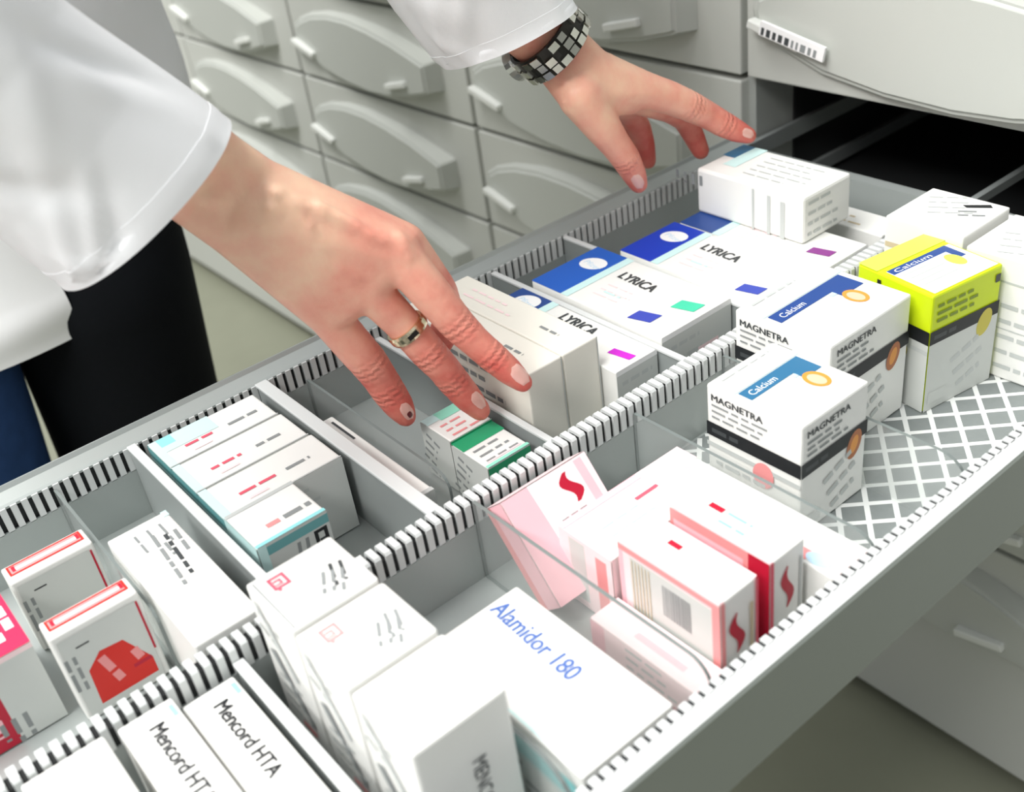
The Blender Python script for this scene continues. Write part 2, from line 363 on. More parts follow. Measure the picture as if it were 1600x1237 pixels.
for x in (.30, .80):
    b = MB(); b.box(V(x-.08, WF-.075, .02), V(x+.08, WF-.048, .05), M['holder'], .002); b.build('label_holder', dr)
# runners that carry it
for x, h0, h1 in ((.022, -.19, -.157), (1.104, -.19, -.157), (.022, -.06, -.02), (.60, -.05, -.03)):
    b = MB(); b.box(V(x, WF+1.2 if h0 < -.1 else WB_, h0), V(x+.014, 1.9, h1), M['plate']); b.build('runner', dr)

# net mat on the base of the right compartment
b = MB()
b.box(V(.634, -1.05, FLH+.0005), V(1.10, -.07, FLH+.0012), M['matg'])
z = FLH+.0016
def strip(u0, w0, u1, w1, t, m, h=z):
    # clipped to the compartment
    d = Vector((u1-u0, w1-w0)); lo, hi = 0, 1
    for p, dd, a, c in ((u0, d.x, .636, 1.099), (w0, d.y, -1.045, -.075)):
        if abs(dd) > 1e-9:
            t0, t1 = sorted(((a-p)/dd, (c-p)/dd)); lo = max(lo, t0); hi = min(hi, t1)
    if lo >= hi: return
    A = Vector((u0, w0))+d*lo; B_ = Vector((u0, w0))+d*hi; n = Vector((-d.y, d.x)).normalized()*t/2
    q = [A+n, B_+n, B_-n, A-n]
    b.add([V(x.x, x.y, h) for x in q]+[V(x.x, x.y, h-.002) for x in q], [[0, 1, 2, 3], [0, 4, 5, 1], [1, 5, 6, 2], [2, 6, 7, 3], [3, 7, 4, 0]], m)
du, dw = .058, .066
for i in range(-30, 42):
    x = .63+i*du
    strip(x, -1.06, x+du*24, -1.06+dw*24, .0085, M['net']); strip(x, -1.06, x-du*24, -1.06+dw*24, .0085, M['net'], z+.0004)
o = b.build('drawer_mat', None, V(.86, -.3, FLH)); tag(o, 'white diamond net mat on the grey base of the right compartment', 'mat')

# ------------------------------------------------------------------ dividers
def metal_div(u0, u1, w, top, label, t=.012, cap=.016):
    b = MB(); b.box(V(u0, w-t/2, FLH+.001), V(u1, w+t/2, top-.004), M['plate'])
    b.box(V(u0, w-cap/2, top-.006), V(u1, w+cap/2, top), M['tinlt'], .0004)
    o = b.build('metal_divider', None, V((u0+u1)/2, w, FLH)); return tag(o, label, 'divider', 'dividers in the drawer')
def clear_div(u0, u1, w, top, label, r=.03, t=.006, corner=True):
    pts = [(u0, FLH+.001), (u1, FLH+.001)]
    if corner: pts += [(u1-r+r*math.cos(a*PI/12), top-r+r*math.sin(a*PI/12)) for a in range(7)]
    else: pts += [(u1, top)]
    pts += [(u0, top)]
    bm = bmesh.new()
    A = [bm.verts.new(V(p[0], w-t/2, p[1])) for p in pts]; B = [bm.verts.new(V(p[0], w+t/2, p[1])) for p in pts]; n = len(pts)
    bm.faces.new(A); bm.faces.new(B[::-1])
    for i in range(n): bm.faces.new((A[i], B[i], B[(i+1) % n], A[(i+1) % n]))
    bmesh.ops.recalc_face_normals(bm, faces=bm.faces)
    b = MB(); b.bm(bm, M['acrylic'])
    for f in range(len(b.f)):                                   # cut rims take the opaque grey edge colour
        if f >= 2: b.mi[f] = b.slot(M['edge'])
    o = b.build('clear_divider', None, V((u0+u1)/2, w, FLH)); return tag(o, label, 'divider', 'dividers in the drawer')
metal_div(.054, .597, -1.648, -.004, 'grey metal divider in front of the pale cyan boxes')
metal_div(.054, .597, -1.395, -.004, 'grey metal divider behind the pale cyan boxes', .016, .024)
metal_div(.054, .597, -1.142, -.030, 'grey metal divider behind the two green edged boxes', .008, .012)
metal_div(.054, .597, -.848, -.012, 'grey metal divider between the two nearest blue headed boxes', .008, .012)
metal_div(.054, .597, -.648, -.010, 'grey metal divider with its end beside the turquoise marked blue headed box', .008, .012)
metal_div(.629, 1.093, -1.745, -.022, 'grey metal divider beside the two boxes with bold black words', .010, .016)
clear_div(.054, .46, -1.787, -.018, 'thin clear divider by the red framed boxes', .03, .005)
clear_div(.054, .50, -1.305, -.045, 'clear divider behind the narrow upright box', .03, .005)
clear_div(.629, 1.092, -1.345, .0, 'large clear divider in front of the pink boxes', .035)
clear_div(.629, 1.092, -1.568, .0, 'clear rounded divider in front of the box with blue words', .06)
clear_div(.629, 1.092, -1.012, -.02, 'clear divider behind the pink boxes', .04)
clear_div(.629, 1.092, -.795, -.015, 'clear divider in front of the lime box', .05)

# ------------------------------------------------------------------ boxes, right compartment
# two slim white boxes with bold black words
for w0, w1, h, lab in ((-1.833, -1.760, -.030, 'slim white box with bold black words beside the metal divider'), (-1.912, -1.840, -.004, 'slim white box with bold black words nearest the front edge')):
    c = Carton(.640, .985, w0, w1, h, mat='card')
    c.text('T', 'Mencord HTA', .09, .40, .021, 'black', width=.150, bold=.0009)
    c.rect('T', .035, .86, .10, .95, 'mint').lines('F', .1, .8, .2, 4, .02, .006, 'lgrey').lines('R', .15, .8, .05, 3, .02, .006, 'lgrey')
    c.place('medicine_box', lab, 'box', GB)
c = Carton(.66, .86, -2.03, -1.93, .02); c.lines('T', .2, .6, .1, 2, .02, .006, 'lgrey'); c.place('medicine_box', 'plain white box at the bottom edge left of the bold worded boxes', 'box', GB)
# three white boxes with a pink emblem, side by side
cnt = 0
for u0, u1, txt in ((.648, .7660, 'dark'), (.7745, .8905, 'grey'), (.8990, 1.016, 'lgrey')):
    c = Carton(u0, u1, -1.708, -1.582, .100, bevel=.004)
    pc = ('rose', 'salmon', 'pink')[cnt]
    c.frame('T', .13, .17, .35, .36, .0045, pc).rect('T', .20, .21, .23, .29, pc).rect('T', .20, .27, .29, .295, pc).rect('T', .27, .21, .29, .29, pc).rect('T', .33, .2, .39, .235, pc)
    c.lines('T', .44, .84, .045, 2, .013, .005, ('dark', 'grey', 'lgrey')[cnt], -18, 5).lines('T', .56, .80, .06, 3, .012, .005, ('grey', 'grey', 'lgrey')[cnt], -28, 9)
    c.poly('F', [(.1, .93), (.22, .93), (.75, .55), (.66, .52)], 'lgrey').poly('F', [(.15, .6), (.3, .63), (.8, .22), (.7, .2)], 'grey').lines('F', .2, .42, .08, 4, .02, .006, 'lgrey').rect('F', .45, .12, .75, .16, 'salmon')
    c.lines('F', .15, .86, .07, 2, .03, .006, 'lgrey', -20)
    if cnt == 2:
        c.text('R', 'MENCORD', .52, .72, .020, 'dark', ang=-90, width=.11)
    o = c.place('medicine_box', ('white box with a pink emblem, rearmost of a row of three', 'white box with a pink emblem, middle of a row of three', 'white box with a faint pink emblem and grey end, nearest of three')[cnt], 'box', GB)
    # tuck flap on the lid
    f = MB(); f.box(Vector((-(u1-u0)/2*S+.0022, -.0172, .247*S)), Vector(((u1-u0)/2*S-.0008, -.0166, .247*S+.0004)), M['grey']); ft = f.build('tuck_flap'); ft.parent = o; ft.location = (0, 0, 0)
    cnt += 1
# wide white box with blue words
c = Carton(.803, 1.090, -1.552, -1.408, -.012, bevel=.003)
c.text('T', 'Alamidor 180', .03, .62, .027, 'wblue', width=.165, bold=.0007, ang=-3)
c.rect('F', .02, .55, .95, .80, 'cyan').rect('F', .02, .5, .95, .53, 'pcyan').lines('F', .1, .35, .2, 2, .03, .008, 'grey').rect('T', .03, .01, .97, .03, 'pcyan')
c.place('medicine_box', 'wide white box with blue words and a cyan side stripe', 'box', GB)
# pink boxes between the two clear dividers
def wave(c, f, a, b0, b1, wd, m):
    n = 10; l = []; r = []
    for i in range(n+1):
        t = i/n; x = a+.5*wd*math.sin(t*2*PI); h = wd*.5*math.sin(PI*min(1, t*1.02))+.02
        l.append((x-h, b0+(b1-b0)*t)); r.append((x+h, b0+(b1-b0)*t))
    c.poly(f, l+r[::-1], m)
c = Carton(.866, 1.046, -1.277, -1.207, .022)
c.rect('T', 0, 0, 1, .10, 'pink').rect('T', .3, .55, .42, .68, 'crim').lines('T', .2, .35, .1, 2, .02, .006, 'ppink').rect('T', .0, .9, 1, 1, 'ppink')
c.rect('F', 0, 0, 1, 1, 'ppink').rect('F', .12, .25, .93, .9, 'cardgrey').rect('F', .93, 0, 1, .98, 'salmon').rect('F', 0, 0, .05, .95, 'pink').rect('F', .0, .92, 1, .98, 'salmon')
rr = random.Random(4); x = .45
while x < .72: l = rr.uniform(.006, .02); c.rect('F', x, .5, x+l, .82, 'grey'); x += l+.008
for i in range(6): c.rect('F', .14+i*.035, .3, .15+i*.035, .88, 'tan')
wave(c, 'R', .42, .38, .80, .22, 'crim'); c.rect('R', 0, 0, .10, 1, 'salmon').rect('R', .34, .12, .6, .2, 'green').rect('R', .4, .05, .8, .14, 'mint').rect('R', .78, .3, .86, .8, 'tan').rect('R', .93, 0, 1, 1, 'rose')
c.place('medicine_box', 'small upright pink and white box with a barcode, nearer of two', 'box', GB)
c = Carton(.872, 1.046, -1.182, -1.112, .024)
c.rect('T', 0, 0, 1, .08, 'pink').rect('T', .22, .5, .36, .64, 'crim').lines('T', .4, .55, .06, 2, .02, .005, 'mint').rect('T', .05, .16, .7, .22, 'pink')
c.rect('F', 0, 0, 1, 1, 'salmon').rect('F', .80, 0, 1, 1, 'crim').rect('F', .04, .2, .75, .9, 'pink')
wave(c, 'R', .5, .42, .85, .2, 'crim'); c.rect('R', .3, .08, .5, .28, 'green').rect('R', .5, .08, .8, .2, 'mint').rect('R', .0, 0, .1, 1, 'rose').rect('R', .85, .2, .92, .85, 'lgrey')
c.place('medicine_box', 'small upright pink and white box with a dark pink side, farther of two', 'box', GB)
c = Carton(.735, 1.086, -1.102, -1.025, -.030)
c.rect('T', .0, .0, .12, 1, 'ppink').poly('T', [(.12, .6), (.32, .1), (.38, .12), (.16, .75)], 'pink').rect('T', .78, .05, .86, .3, 'salmon').lines('T', .3, .7, .12, 2, .022, .006, 'ppink').rect('R', 0, 0, 1, 1, 'ppink')
c.ell('T', .9, .2, .02, .012, 'sky')
c.place('medicine_box', 'long white and pale pink box lying behind the small pink boxes', 'box', GB)
c = Carton(.748, .858, -1.285, -1.112, -.016)
c.rect('T', 0, 0, .12, 1, 'pink').rect('T', .0, .9, 1, 1, 'ppink').rect('T', .36, .66, .42, .92, 'rose').lines('T', .5, .2, .1, 3, .022, .006, 'sky', 90, 3).rect('F', .0, 0, 1, 1, 'ppink').rect('F', .7, .1, .9, .9, 'salmon').rect('F', .2, .1, .5, .95, 'cardgrey').rect('R', 0, 0, 1, 1, 'ppink')
c.place('medicine_box', 'pale pink box between the leaning box and the small upright boxes', 'box', GB)
# leaning pink box: thin box propped against the middle wall
c = Carton(-.055, .0, -1.335, -1.172, .172, 0, mat='card')
c.rect('R', 0, 0, 1, 1, 'ppink').poly('R', [(0, 0), (.55, 0), (.34, 1), (0, 1)], 'pink').poly('R', [(.35, 0), (.62, 0), (.40, 1), (.30, 1)], 'white')
wave(c, 'R', .70, .66, .94, .10, 'crim'); c.poly('R', [(.86, .3), (.95, .3), (.93, .98), (.84, .98)], 'pink')
c.lines('R', .66, .60, .09, 3, .018, .013, 'grey', -90, 12)
c.rect('F', 0, 0, 1, 1, 'salmon').rect('F', .3, 0, 1, 1, 'pink').rect('T', 0, 0, 1, 1, 'ppink')
o = c.place('medicine_box', 'pink and white box leaning on the middle wall behind clear divider', 'box', GB)
o.rotation_euler = (0, math.radians(-40), 0); o.location = V(.775, -1.2535, -.1285)
c = Carton(.862, 1.088, -1.336, -1.283, -.085)
c.rect('F', 0, 0, 1, 1, 'ppink').rect('F', 0, 0, 1, .12, 'crim').rect('F', .0, .2, .12, 1, 'pink').rect('T', 0, 0, 1, 1, 'ppink').rect('T', .3, .3, .7, .5, 'pink').lines('F', .3, .8, .1, 3, .016, .005, 'lgrey')
c.place('medicine_box', 'low pale pink box lying along the clear divider under the upright pink boxes', 'box', GB)
# three tall boxes with stripe and tablet picture, and the plain ones at the back
def pillbox(u0, u1, w0, w1, h, stripe, pill, lime, rot, name, lab, tag_=0):
    c = Carton(u0, u1, w0, w1, h, mat='lime' if lime else 'card', rot=rot, bevel=.004)
    H = h+.147; f1 = 1-.068/H; f2 = 1-.094/H        # dark band between these fractions
    if lime:
        c.rect('T', .0, .0, .26, 1, 'limelt').rect('T', .34, .05, .97, .96, 'white').rect('T', .33, .06, .44, .86, 'navy').rect('T', .33, .80, .62, .90, 'navy').ell('T', .62, .74, .022, .014, 'limelt')
        c.text('T', 'Calcium', .42, .12, .011, 'white', 90, .085)
        for i in range(4): c.rect('T', .50+.09*i, .12, .52+.09*i, .5+.1*(i % 2), 'lgrey')
        c.lines('F', .08, 1-.03/H, .10, 3, .014, .005, 'olive', 0, 3).lines('R', .08, 1-.026/H, .12, 3, .014, .006, 'olive', 0, 4).rect('F', .28, 1-.022/H, .33, 1-.012/H, 'black').rect('R', .9, 1-.03/H, .97, 1-.015/H, 'dark')
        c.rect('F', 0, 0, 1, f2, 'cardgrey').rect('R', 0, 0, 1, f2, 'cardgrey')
    else:
        c.rect('T', .31, .05, .46, .74, stripe).rect('T', .31, .66, .58, .92, stripe).ell('T', .66, .72, .024, .018, 'amber').ell('T', .665, .715, .017, .011, 'tan').rect('T', .47, .6, .52, .66, 'sky')
        c.text('T', 'Calcium', .425, .12, .014, 'white', 90, .058)
        c.lines('T', .09, .12, .12, 1, .02, .006, 'lgrey', 90, 6).rect('T', .25, .02, .30, .98, 'pcyan')
        c.text('F', 'MAGNETRA', .06, 1-.026/H, .012, 'dark', 0, .10, .0005).lines('F', .06, 1-.036/H, .11, 3, .011, .0035, 'grey', 0, 2)
        c.text('R', 'MAGNETRA', .08, 1-.026/H, .012, 'dark', 0, .10, .0005).lines('R', .08, 1-.038/H, .11, 3, .011, .0045, 'grey', 0, 8)
    for f in 'FR':
        c.rect(f, 0, f2, 1, f1, 'black').lines(f, .06, f2+.008/H, .06, 1, .02, .008, 'dark', 0, 5)
    c.rect('F', .0, f2-.02/H, 1, f2-.012/H, 'lgrey')
    c.ell('R', .80, f2-.005/H, .017, .026, pill, 24, -.35).ell('R', .80, f2-.005/H, .009, .016, 'amber' if not lime else 'ochre', 20, -.35)
    c.ell('F', .62, f2-.028/H, .020, .024, 'salmon' if not lime else pill, 24, -.2)
    c.lines('F', .1, .30, .1, 3, .022, .007, 'lgrey', 0, 15).lines('R', .35, .34, .09, 3, .03, .010, 'lgrey', 20, 16).rect('R', .05, .06, .3, .16, 'cardgrey')
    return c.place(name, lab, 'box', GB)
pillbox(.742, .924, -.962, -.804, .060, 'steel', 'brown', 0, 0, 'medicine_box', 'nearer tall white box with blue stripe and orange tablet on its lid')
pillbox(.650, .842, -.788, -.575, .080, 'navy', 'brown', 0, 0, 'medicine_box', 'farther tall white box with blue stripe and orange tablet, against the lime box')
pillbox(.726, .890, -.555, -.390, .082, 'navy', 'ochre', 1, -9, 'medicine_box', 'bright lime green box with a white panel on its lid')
c = Carton(.660, .815, -.385, -.235, .098); c.lines('T', .12, .72, .09, 4, .022, .004, 'lgrey', 30, 3)
c.poly('T', [(.55, .74), (.62, .70), (.86, .86), (.80, .92)], 'black').lines('T', .6, .55, .05, 2, .016, .005, 'grey', 30); c.rect('F', .02, .76, .98, .80, 'tan').lines('F', .1, .66, .1, 2, .03, .006, 'grey')
c.place('medicine_box', 'plain white box with a small black mark behind the lime box', 'box', GB)
c = Carton(.826, 1.075, -.392, -.235, .088); c.lines('T', .1, .5, .1, 4, .025, .004, 'lgrey', 20, 3).rect('F', .14, .4, .2, .56, 'grey').rect('F', 0, .80, 1, .815, 'lgrey').ell('F', .1, .9, .009, .009, 'ochre').lines('F', .3, .6, .12, 5, .03, .008, 'lgrey').rect('F', .0, .42, 1, .43, 'lgrey')
c.place('medicine_box', 'tall plain white box at the right edge beside the lime box', 'box', GB)
c = Carton(.66, .80, -.215, -.13, .03); c.lines('T', .2, .6, .08, 2, .02, .006, 'tan').place('medicine_box', 'low cream box at the very back of the right compartment', 'box', GB)

# ------------------------------------------------------------------ boxes, left compartment
c = Carton(.235, .405, -2.075, -1.940, .0)
c.rect('T', 0, 0, 1, 1, 'hot').lines('T', .05, .86, .16, 3, .022, .012, 'ppink', 0, 3).rect('T', .86, .0, 1, 1, 'hot').rect('T', .72, .70, .84, .82, 'white')
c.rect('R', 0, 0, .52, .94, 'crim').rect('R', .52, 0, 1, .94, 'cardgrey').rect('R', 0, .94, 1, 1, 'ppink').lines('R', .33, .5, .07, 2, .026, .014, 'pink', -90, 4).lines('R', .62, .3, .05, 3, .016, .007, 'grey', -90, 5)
c.place('medicine_box', 'hot pink and crimson box at the left edge of the drawer', 'box', GB)
for u0, u1, first in ((.205, .252, 1), (.398, .442, 0)):
    c = Carton(u0, u1, -1.922, -1.795, .014 if not first else -.008, mat='card')
    c.rect('T', .12, .08, .62, .93, 'salmon').rect('T', .30, .12, .46, .9, 'ppink').frame('T', .10, .05, .66, .95, .0035, 'red').rect('T', .2, .1, .5, .14, 'crim').rect('T', .2, .88, .5, .92, 'crim')
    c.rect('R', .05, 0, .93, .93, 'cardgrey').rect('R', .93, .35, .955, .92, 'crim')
    c.text('R', 'I', .20, .80, .020, 'black', -90).lines('R', .12, .72, .09, 2, .011, .005, 'grey', -90, 4)
    if not first: c.poly('R', [(.20, .1), (.22, .50), (.40, .64), (.66, .62), (.88, .28), (.88, .1)], 'red').lines('R', .34, .56, .06, 1, .03, .012, 'salmon', -75, 6).lines('R', .68, .46, .03, 1, .02, .012, 'salmon', -75, 8).rect('R', .66, .27, .87, .31, 'crim')
    c.place('medicine_box', ('slim upright box with a red striped top, farther of two', 'slim upright box with a red striped top and an orange red shape on its side')[1-first], 'box', GB)
c = Carton(.278, .585, -1.780, -1.683, -.002)
c.lines('T', .08, .75, .06, 3, .02, .004, 'grey', 0, 2).lines('T', .24, .62, .05, 1, .02, .005, 'grey', 0, 3)
for i, (a, b_) in enumerate(((.16, .86), (.16, .70), (.12, .54))): c.lines('T', a+.02, b_, .085+.03*i, 1, .02, .006, ('grey', 'dark', 'grey')[i], -4, 21+i)
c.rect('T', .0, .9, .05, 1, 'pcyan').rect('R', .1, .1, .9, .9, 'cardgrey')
c.place('medicine_box', 'long white box with grey print beside the slim red striped boxes', 'box', GB)
# row of pale cyan boxes
GC = 'row of pale cyan boxes'
for i in range(3):
    u0 = .080+i*.0975
    c = Carton(u0, u0+.096, -1.628, -1.425+.004*i, -.004, mat='card')
    if i == 0: c.rect('T', 0, 0, .5, .55, 'pcyan').rect('T', 0, .0, .3, .2, 'cyan')
    c.rect('T', 0, 0, 1, .07, 'pcyan').rect('F', 0, 0, 1, 1, 'pcyan').rect('F', 0, .85, 1, 1, 'dcyan')
    c.lines('T', .62, .22, .075, 1, .02, .007, 'rose', 90, 3+i).lines('T', .62, .62, .06, 1, .02, .007, 'grey', 90, 6+i).lines('T', .84, .25, .05, 1, .02, .006, 'ppink', 90, 8)
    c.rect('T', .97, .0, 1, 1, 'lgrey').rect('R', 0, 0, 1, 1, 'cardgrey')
    c.lines('R', .1, .8, .14, 4, .025, .006, 'lgrey', 0, 5)
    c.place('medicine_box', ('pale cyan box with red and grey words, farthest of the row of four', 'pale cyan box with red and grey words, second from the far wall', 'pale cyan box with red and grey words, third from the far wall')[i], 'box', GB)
c = Carton(.3725, .478, -1.628, -1.510, .002)
c.rect('T', 0, 0, .08, 1, 'lgrey').lines('T', .72, .3, .03, 1, .02, .01, 'salmon', 90, 3).lines('T', .72, .55, .05, 1, .02, .01, 'grey', 90, 6).rect('T', .93, 0, 1, 1, 'cyan')
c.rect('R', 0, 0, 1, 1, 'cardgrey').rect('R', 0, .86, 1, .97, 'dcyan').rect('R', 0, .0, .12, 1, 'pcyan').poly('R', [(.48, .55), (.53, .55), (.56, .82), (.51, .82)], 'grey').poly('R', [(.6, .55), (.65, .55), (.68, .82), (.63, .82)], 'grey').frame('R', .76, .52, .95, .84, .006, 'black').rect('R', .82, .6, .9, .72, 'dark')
c.rect('F', 0, 0, 1, 1, 'pcyan')
c.place('medicine_box', 'short white box with a cyan edge ending the cyan row', 'box', GB)
# narrow box, green edged boxes
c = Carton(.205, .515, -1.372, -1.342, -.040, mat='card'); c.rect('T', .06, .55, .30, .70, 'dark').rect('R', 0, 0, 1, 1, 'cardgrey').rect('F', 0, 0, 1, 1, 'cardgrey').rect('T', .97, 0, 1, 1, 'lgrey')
c.place('medicine_box', 'narrow upright white box standing alone between dividers', 'box', GB)
for u0, u1, h, k in ((.345, .4315, -.040, 0), (.4335, .532, -.046, 1)):
    c = Carton(u0, u1, -1.248, -1.160, h, mat='card')
    if k: c.rect('T', 0, 0, .34, 1, 'green').rect('T', .93, 0, 1, 1, 'mint').lines('T', .5, .12, .07, 3, .018, .005, 'grey', 90, 3).rect('T', .86, .1, .90, .9, 'ppink')
    else: c.rect('T', 0, .3, .3, 1, 'mint').rect('T', 0, 0, .25, .3, 'pcyan').lines('T', .5, .15, .06, 3, .018, .005, 'salmon', 90, 4)
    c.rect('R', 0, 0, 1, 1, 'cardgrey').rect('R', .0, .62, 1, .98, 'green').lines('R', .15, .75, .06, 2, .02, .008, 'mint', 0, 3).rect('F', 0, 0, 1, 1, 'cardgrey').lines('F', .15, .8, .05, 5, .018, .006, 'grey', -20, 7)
    c.place('medicine_box', ('small box with mint corner under the ring finger', 'small box with green edges and a pale pink label on top')[k], 'box', GB)
# cream boxes under the middle finger
for w0, w1, lab in ((-1.118, -1.040, 'long cream box under the middle finger'), (-1.038, -.958, 'long cream box between the middle finger and the magenta marked box')):
    c = Carton(.125, .492, w0, w1, .050, mat='cream'); c.lines('T', .15, .6, .14, 2, .022, .005, 'ppink', 0, 4).lines('T', .72, .45, .06, 1, .02, .006, 'grey', 0, 9).rect('R', .95, 0, .98, 1, 'lgrey').lines('F', .4, .8, .15, 3, .025, .009, 'grey', 0, 3)
    c.place('medicine_box', lab, 'box', GB)
# blue headed boxes
def lyr(u0, u1, w0, w1, h, hd, tabs, lab, tx=.36, h0=-.147):
    c = Carton(u0, u1, w0, w1, h, h0)
    c.rect('T', 0, 0, .245, 1, hd).rect('T', .245, 0, .30, 1, 'pcyan').ell('T', .135, .68, .030, .024, 'white', 28, .3).text('T', 'Pfizer', .075, .64, .014, 'sky', -10, .05)
    c.text('T', 'LYRICA', tx, .62, .026, 'dark', -3, .095, .0012)
    c.lines('T', .38, .44, .09, 3, .02, .004, 'ppink', 0, 3).lines('T', .42, .30, .05, 1, .02, .005, 'pcyan', 0, 5)
    for a, b_, m in tabs: c.poly('T', [(a, b_-.09), (a+.13, b_-.02), (a+.13, b_+.16), (a, b_+.09)], m)
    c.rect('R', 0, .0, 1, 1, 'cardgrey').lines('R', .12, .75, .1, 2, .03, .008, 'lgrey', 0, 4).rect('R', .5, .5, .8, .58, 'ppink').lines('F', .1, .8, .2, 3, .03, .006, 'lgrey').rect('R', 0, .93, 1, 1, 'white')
    c.place('medicine_box', lab, 'box', GB)
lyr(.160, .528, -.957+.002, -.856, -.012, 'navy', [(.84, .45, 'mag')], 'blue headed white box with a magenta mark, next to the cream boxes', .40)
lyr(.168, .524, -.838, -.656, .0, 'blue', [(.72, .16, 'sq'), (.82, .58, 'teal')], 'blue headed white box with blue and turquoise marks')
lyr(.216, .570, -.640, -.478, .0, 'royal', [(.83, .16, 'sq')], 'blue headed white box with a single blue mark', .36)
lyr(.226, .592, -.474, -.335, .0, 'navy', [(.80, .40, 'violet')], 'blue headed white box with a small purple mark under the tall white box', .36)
c = Carton(.222, .497, -.412, -.262, .1, .0015, bevel=.006)
c.rect('T', .0, .55, .12, 1, 'steel').rect('T', .12, .3, .24, 1, 'pcyan').lines('T', .35, .8, .15, 5, .022, .004, 'lgrey', 0, 6)
c.lines('F', .03, .85, .03, 4, .022, .008, 'grey', -90, 3).rect('F', .54, .0, .56, .9, 'lgrey').rect('F', .68, .0, .71, .85, 'lgrey').rect('F', .80, 0, .84, .8, 'lgrey').lines('R', .1, .8, .1, 4, .022, .006, 'lgrey')
c.place('medicine_box', 'tall plain white box at the fingertips of the far hand', 'box', GB)
c = Carton(.30, .56, -.24, -.16, -.03); c.lines('T', .1, .5, .2, 2, .025, .006, 'tan'); c.place('medicine_box', 'low cream box behind the tall plain white box', 'box', GB)

# ------------------------------------------------------------------ the person
def hull(lists, sub=2):
    """union-ready solids: each entry is a list of (centre, radius); its hull is a rounded, tapering limb"""
    ico = bmesh.new(); bmesh.ops.create_icosphere(ico, subdivisions=sub, radius=1); base = [v.co.copy() for v in ico.verts]; ico.free()
    vs, fs = [], []
    for sp in lists:
        bm = bmesh.new()
        for c, r in sp:
            for p in base: bm.verts.new(c+p*r)
        res = bmesh.ops.convex_hull(bm, input=list(bm.verts))
        bmesh.ops.delete(bm, geom=[e for e in res['geom_interior'] if isinstance(e, bmesh.types.BMVert)], context='VERTS')
        bm.verts.index_update(); k = len(vs); vs += [tuple(v.co) for v in bm.verts]; fs += [[v.index+k for v in f.verts] for f in bm.faces]; bm.free()
    return vs, fs
def J(x, y, t, r): return (at((x, y), t), r*t*S/1696.456*1.04)
solids = []; flush = []; joints = []
def chain(js, fl, crease=()):
    for a, c in zip(js, js[1:]): solids.append([a, c])
    for j, f in zip(js, fl): flush.append((j[0], f))
    for i in crease:
        joints.append((js[i][0], (js[i+1][0]-js[i-1][0]).normalized(), js[i][1]))
# right hand (nearest): back of the hand to the lens, fingers reaching down among the boxes
wA, wB = J(340, 240, 1.575, 38), J(286, 306, 1.59, 38)
RI, RM, RR, RP = J(634, 378, 1.672, 30), J(618, 394, 1.630, 34), J(572, 447, 1.664, 33), J(512, 492, 1.715, 32)
bI, bM, bR, bP = J(408, 282, 1.60, 34), J(402, 308, 1.595, 36), J(384, 338, 1.60, 37), J(358, 364, 1.62, 33)
solids += [[wA, wB, bI, bP], [bI, bM, RI, RM], [bM, bR, RM, RR], [bR, bP, RR, RP]]
flush += [(j[0], f) for j, f in ((wA, .05), (wB, .12), (bI, .05), (bM, 0), (bR, .05), (bP, .15), (RI, .35), (RM, .42), (RR, .35), (RP, .35))]
flush.append((at((470, 380), 1.63), 0.0)); flush.append((at((450, 330), 1.62), .08)); flush.append((at((420, 420), 1.64), .12))
rmid = [RM, J(668, 452, 1.648, 32), J(716, 508, 1.672, 28), J(742, 533, 1.684, 25), J(768, 556, 1.697, 24.5), J(796, 580, 1.712, 22), J(817, 598, 1.722, 16)]
rring = [RR, J(624, 500, 1.70, 29), J(670, 551, 1.728, 28), J(690, 572, 1.745, 26), J(706, 592, 1.765, 25.5), J(730, 620, 1.79, 23), J(750, 641, 1.81, 17)]
rpin = [RP, J(546, 532, 1.742, 31), J(576, 566, 1.765, 30), J(592, 588, 1.785, 27.5), J(605, 608, 1.80, 27), J(622, 632, 1.818, 24), J(634, 650, 1.83, 17)]
rind = [RI, J(688, 452, 1.73, 26), J(702, 492, 1.79, 24), J(690, 528, 1.85, 22), J(676, 556, 1.89, 18)]
rthumb = [J(430, 320, 1.68, 36), J(520, 372, 1.74, 32), J(566, 420, 1.80, 26), J(592, 456, 1.85, 22)]
chain(rmid, [.42, .42, .7, .75, .85, .92, 1], (2, 4)); chain(rring, [.35, .3, .75, .8, .85, .9, .95], (2, 4)); chain(rpin, [.35, .5, .75, .8, .88, .92, .95], (2, 4))
chain(rind, [.4, .6, .8, .9, .95]); chain(rthumb, [.2, .3, .6, .8])
# knuckle heads, tendons and veins on the back of the hand
def bump_on(x, y, t, r, lift): p, rr = J(x, y, t, r); return (p+toward((x, y))*lift*t*S/1696.456, rr)
solids += [[bump_on(618, 384, 1.63, 23, 16), bump_on(632, 402, 1.633, 21, 15)], [bump_on(570, 440, 1.664, 22, 15), bump_on(584, 456, 1.668, 20, 14)], [bump_on(510, 486, 1.715, 20, 14), bump_on(520, 498, 1.718, 19, 13)]]
for a, c in (((430, 300, 1.60), (606, 378, 1.63)), ((425, 325, 1.60), (560, 432, 1.655)), ((408, 352, 1.61), (500, 476, 1.70))):
    n_ = 5
    for i in range(n_):
        p = [a[k]+(c[k]-a[k])*i/n_ for k in range(3)]; q = [a[k]+(c[k]-a[k])*(i+1)/n_ for k in range(3)]
        solids.append([bump_on(p[0], p[1], p[2], 10, 39), bump_on(q[0], q[1], q[2], 10, 35)])
vein = [(452, 318, 1.605), (482, 352, 1.612), (500, 380, 1.625), (528, 402, 1.64), (548, 428, 1.655)]
for a, c in zip(vein, vein[1:]): solids.append([bump_on(*a, 7, 43), bump_on(*c, 7, 41)])
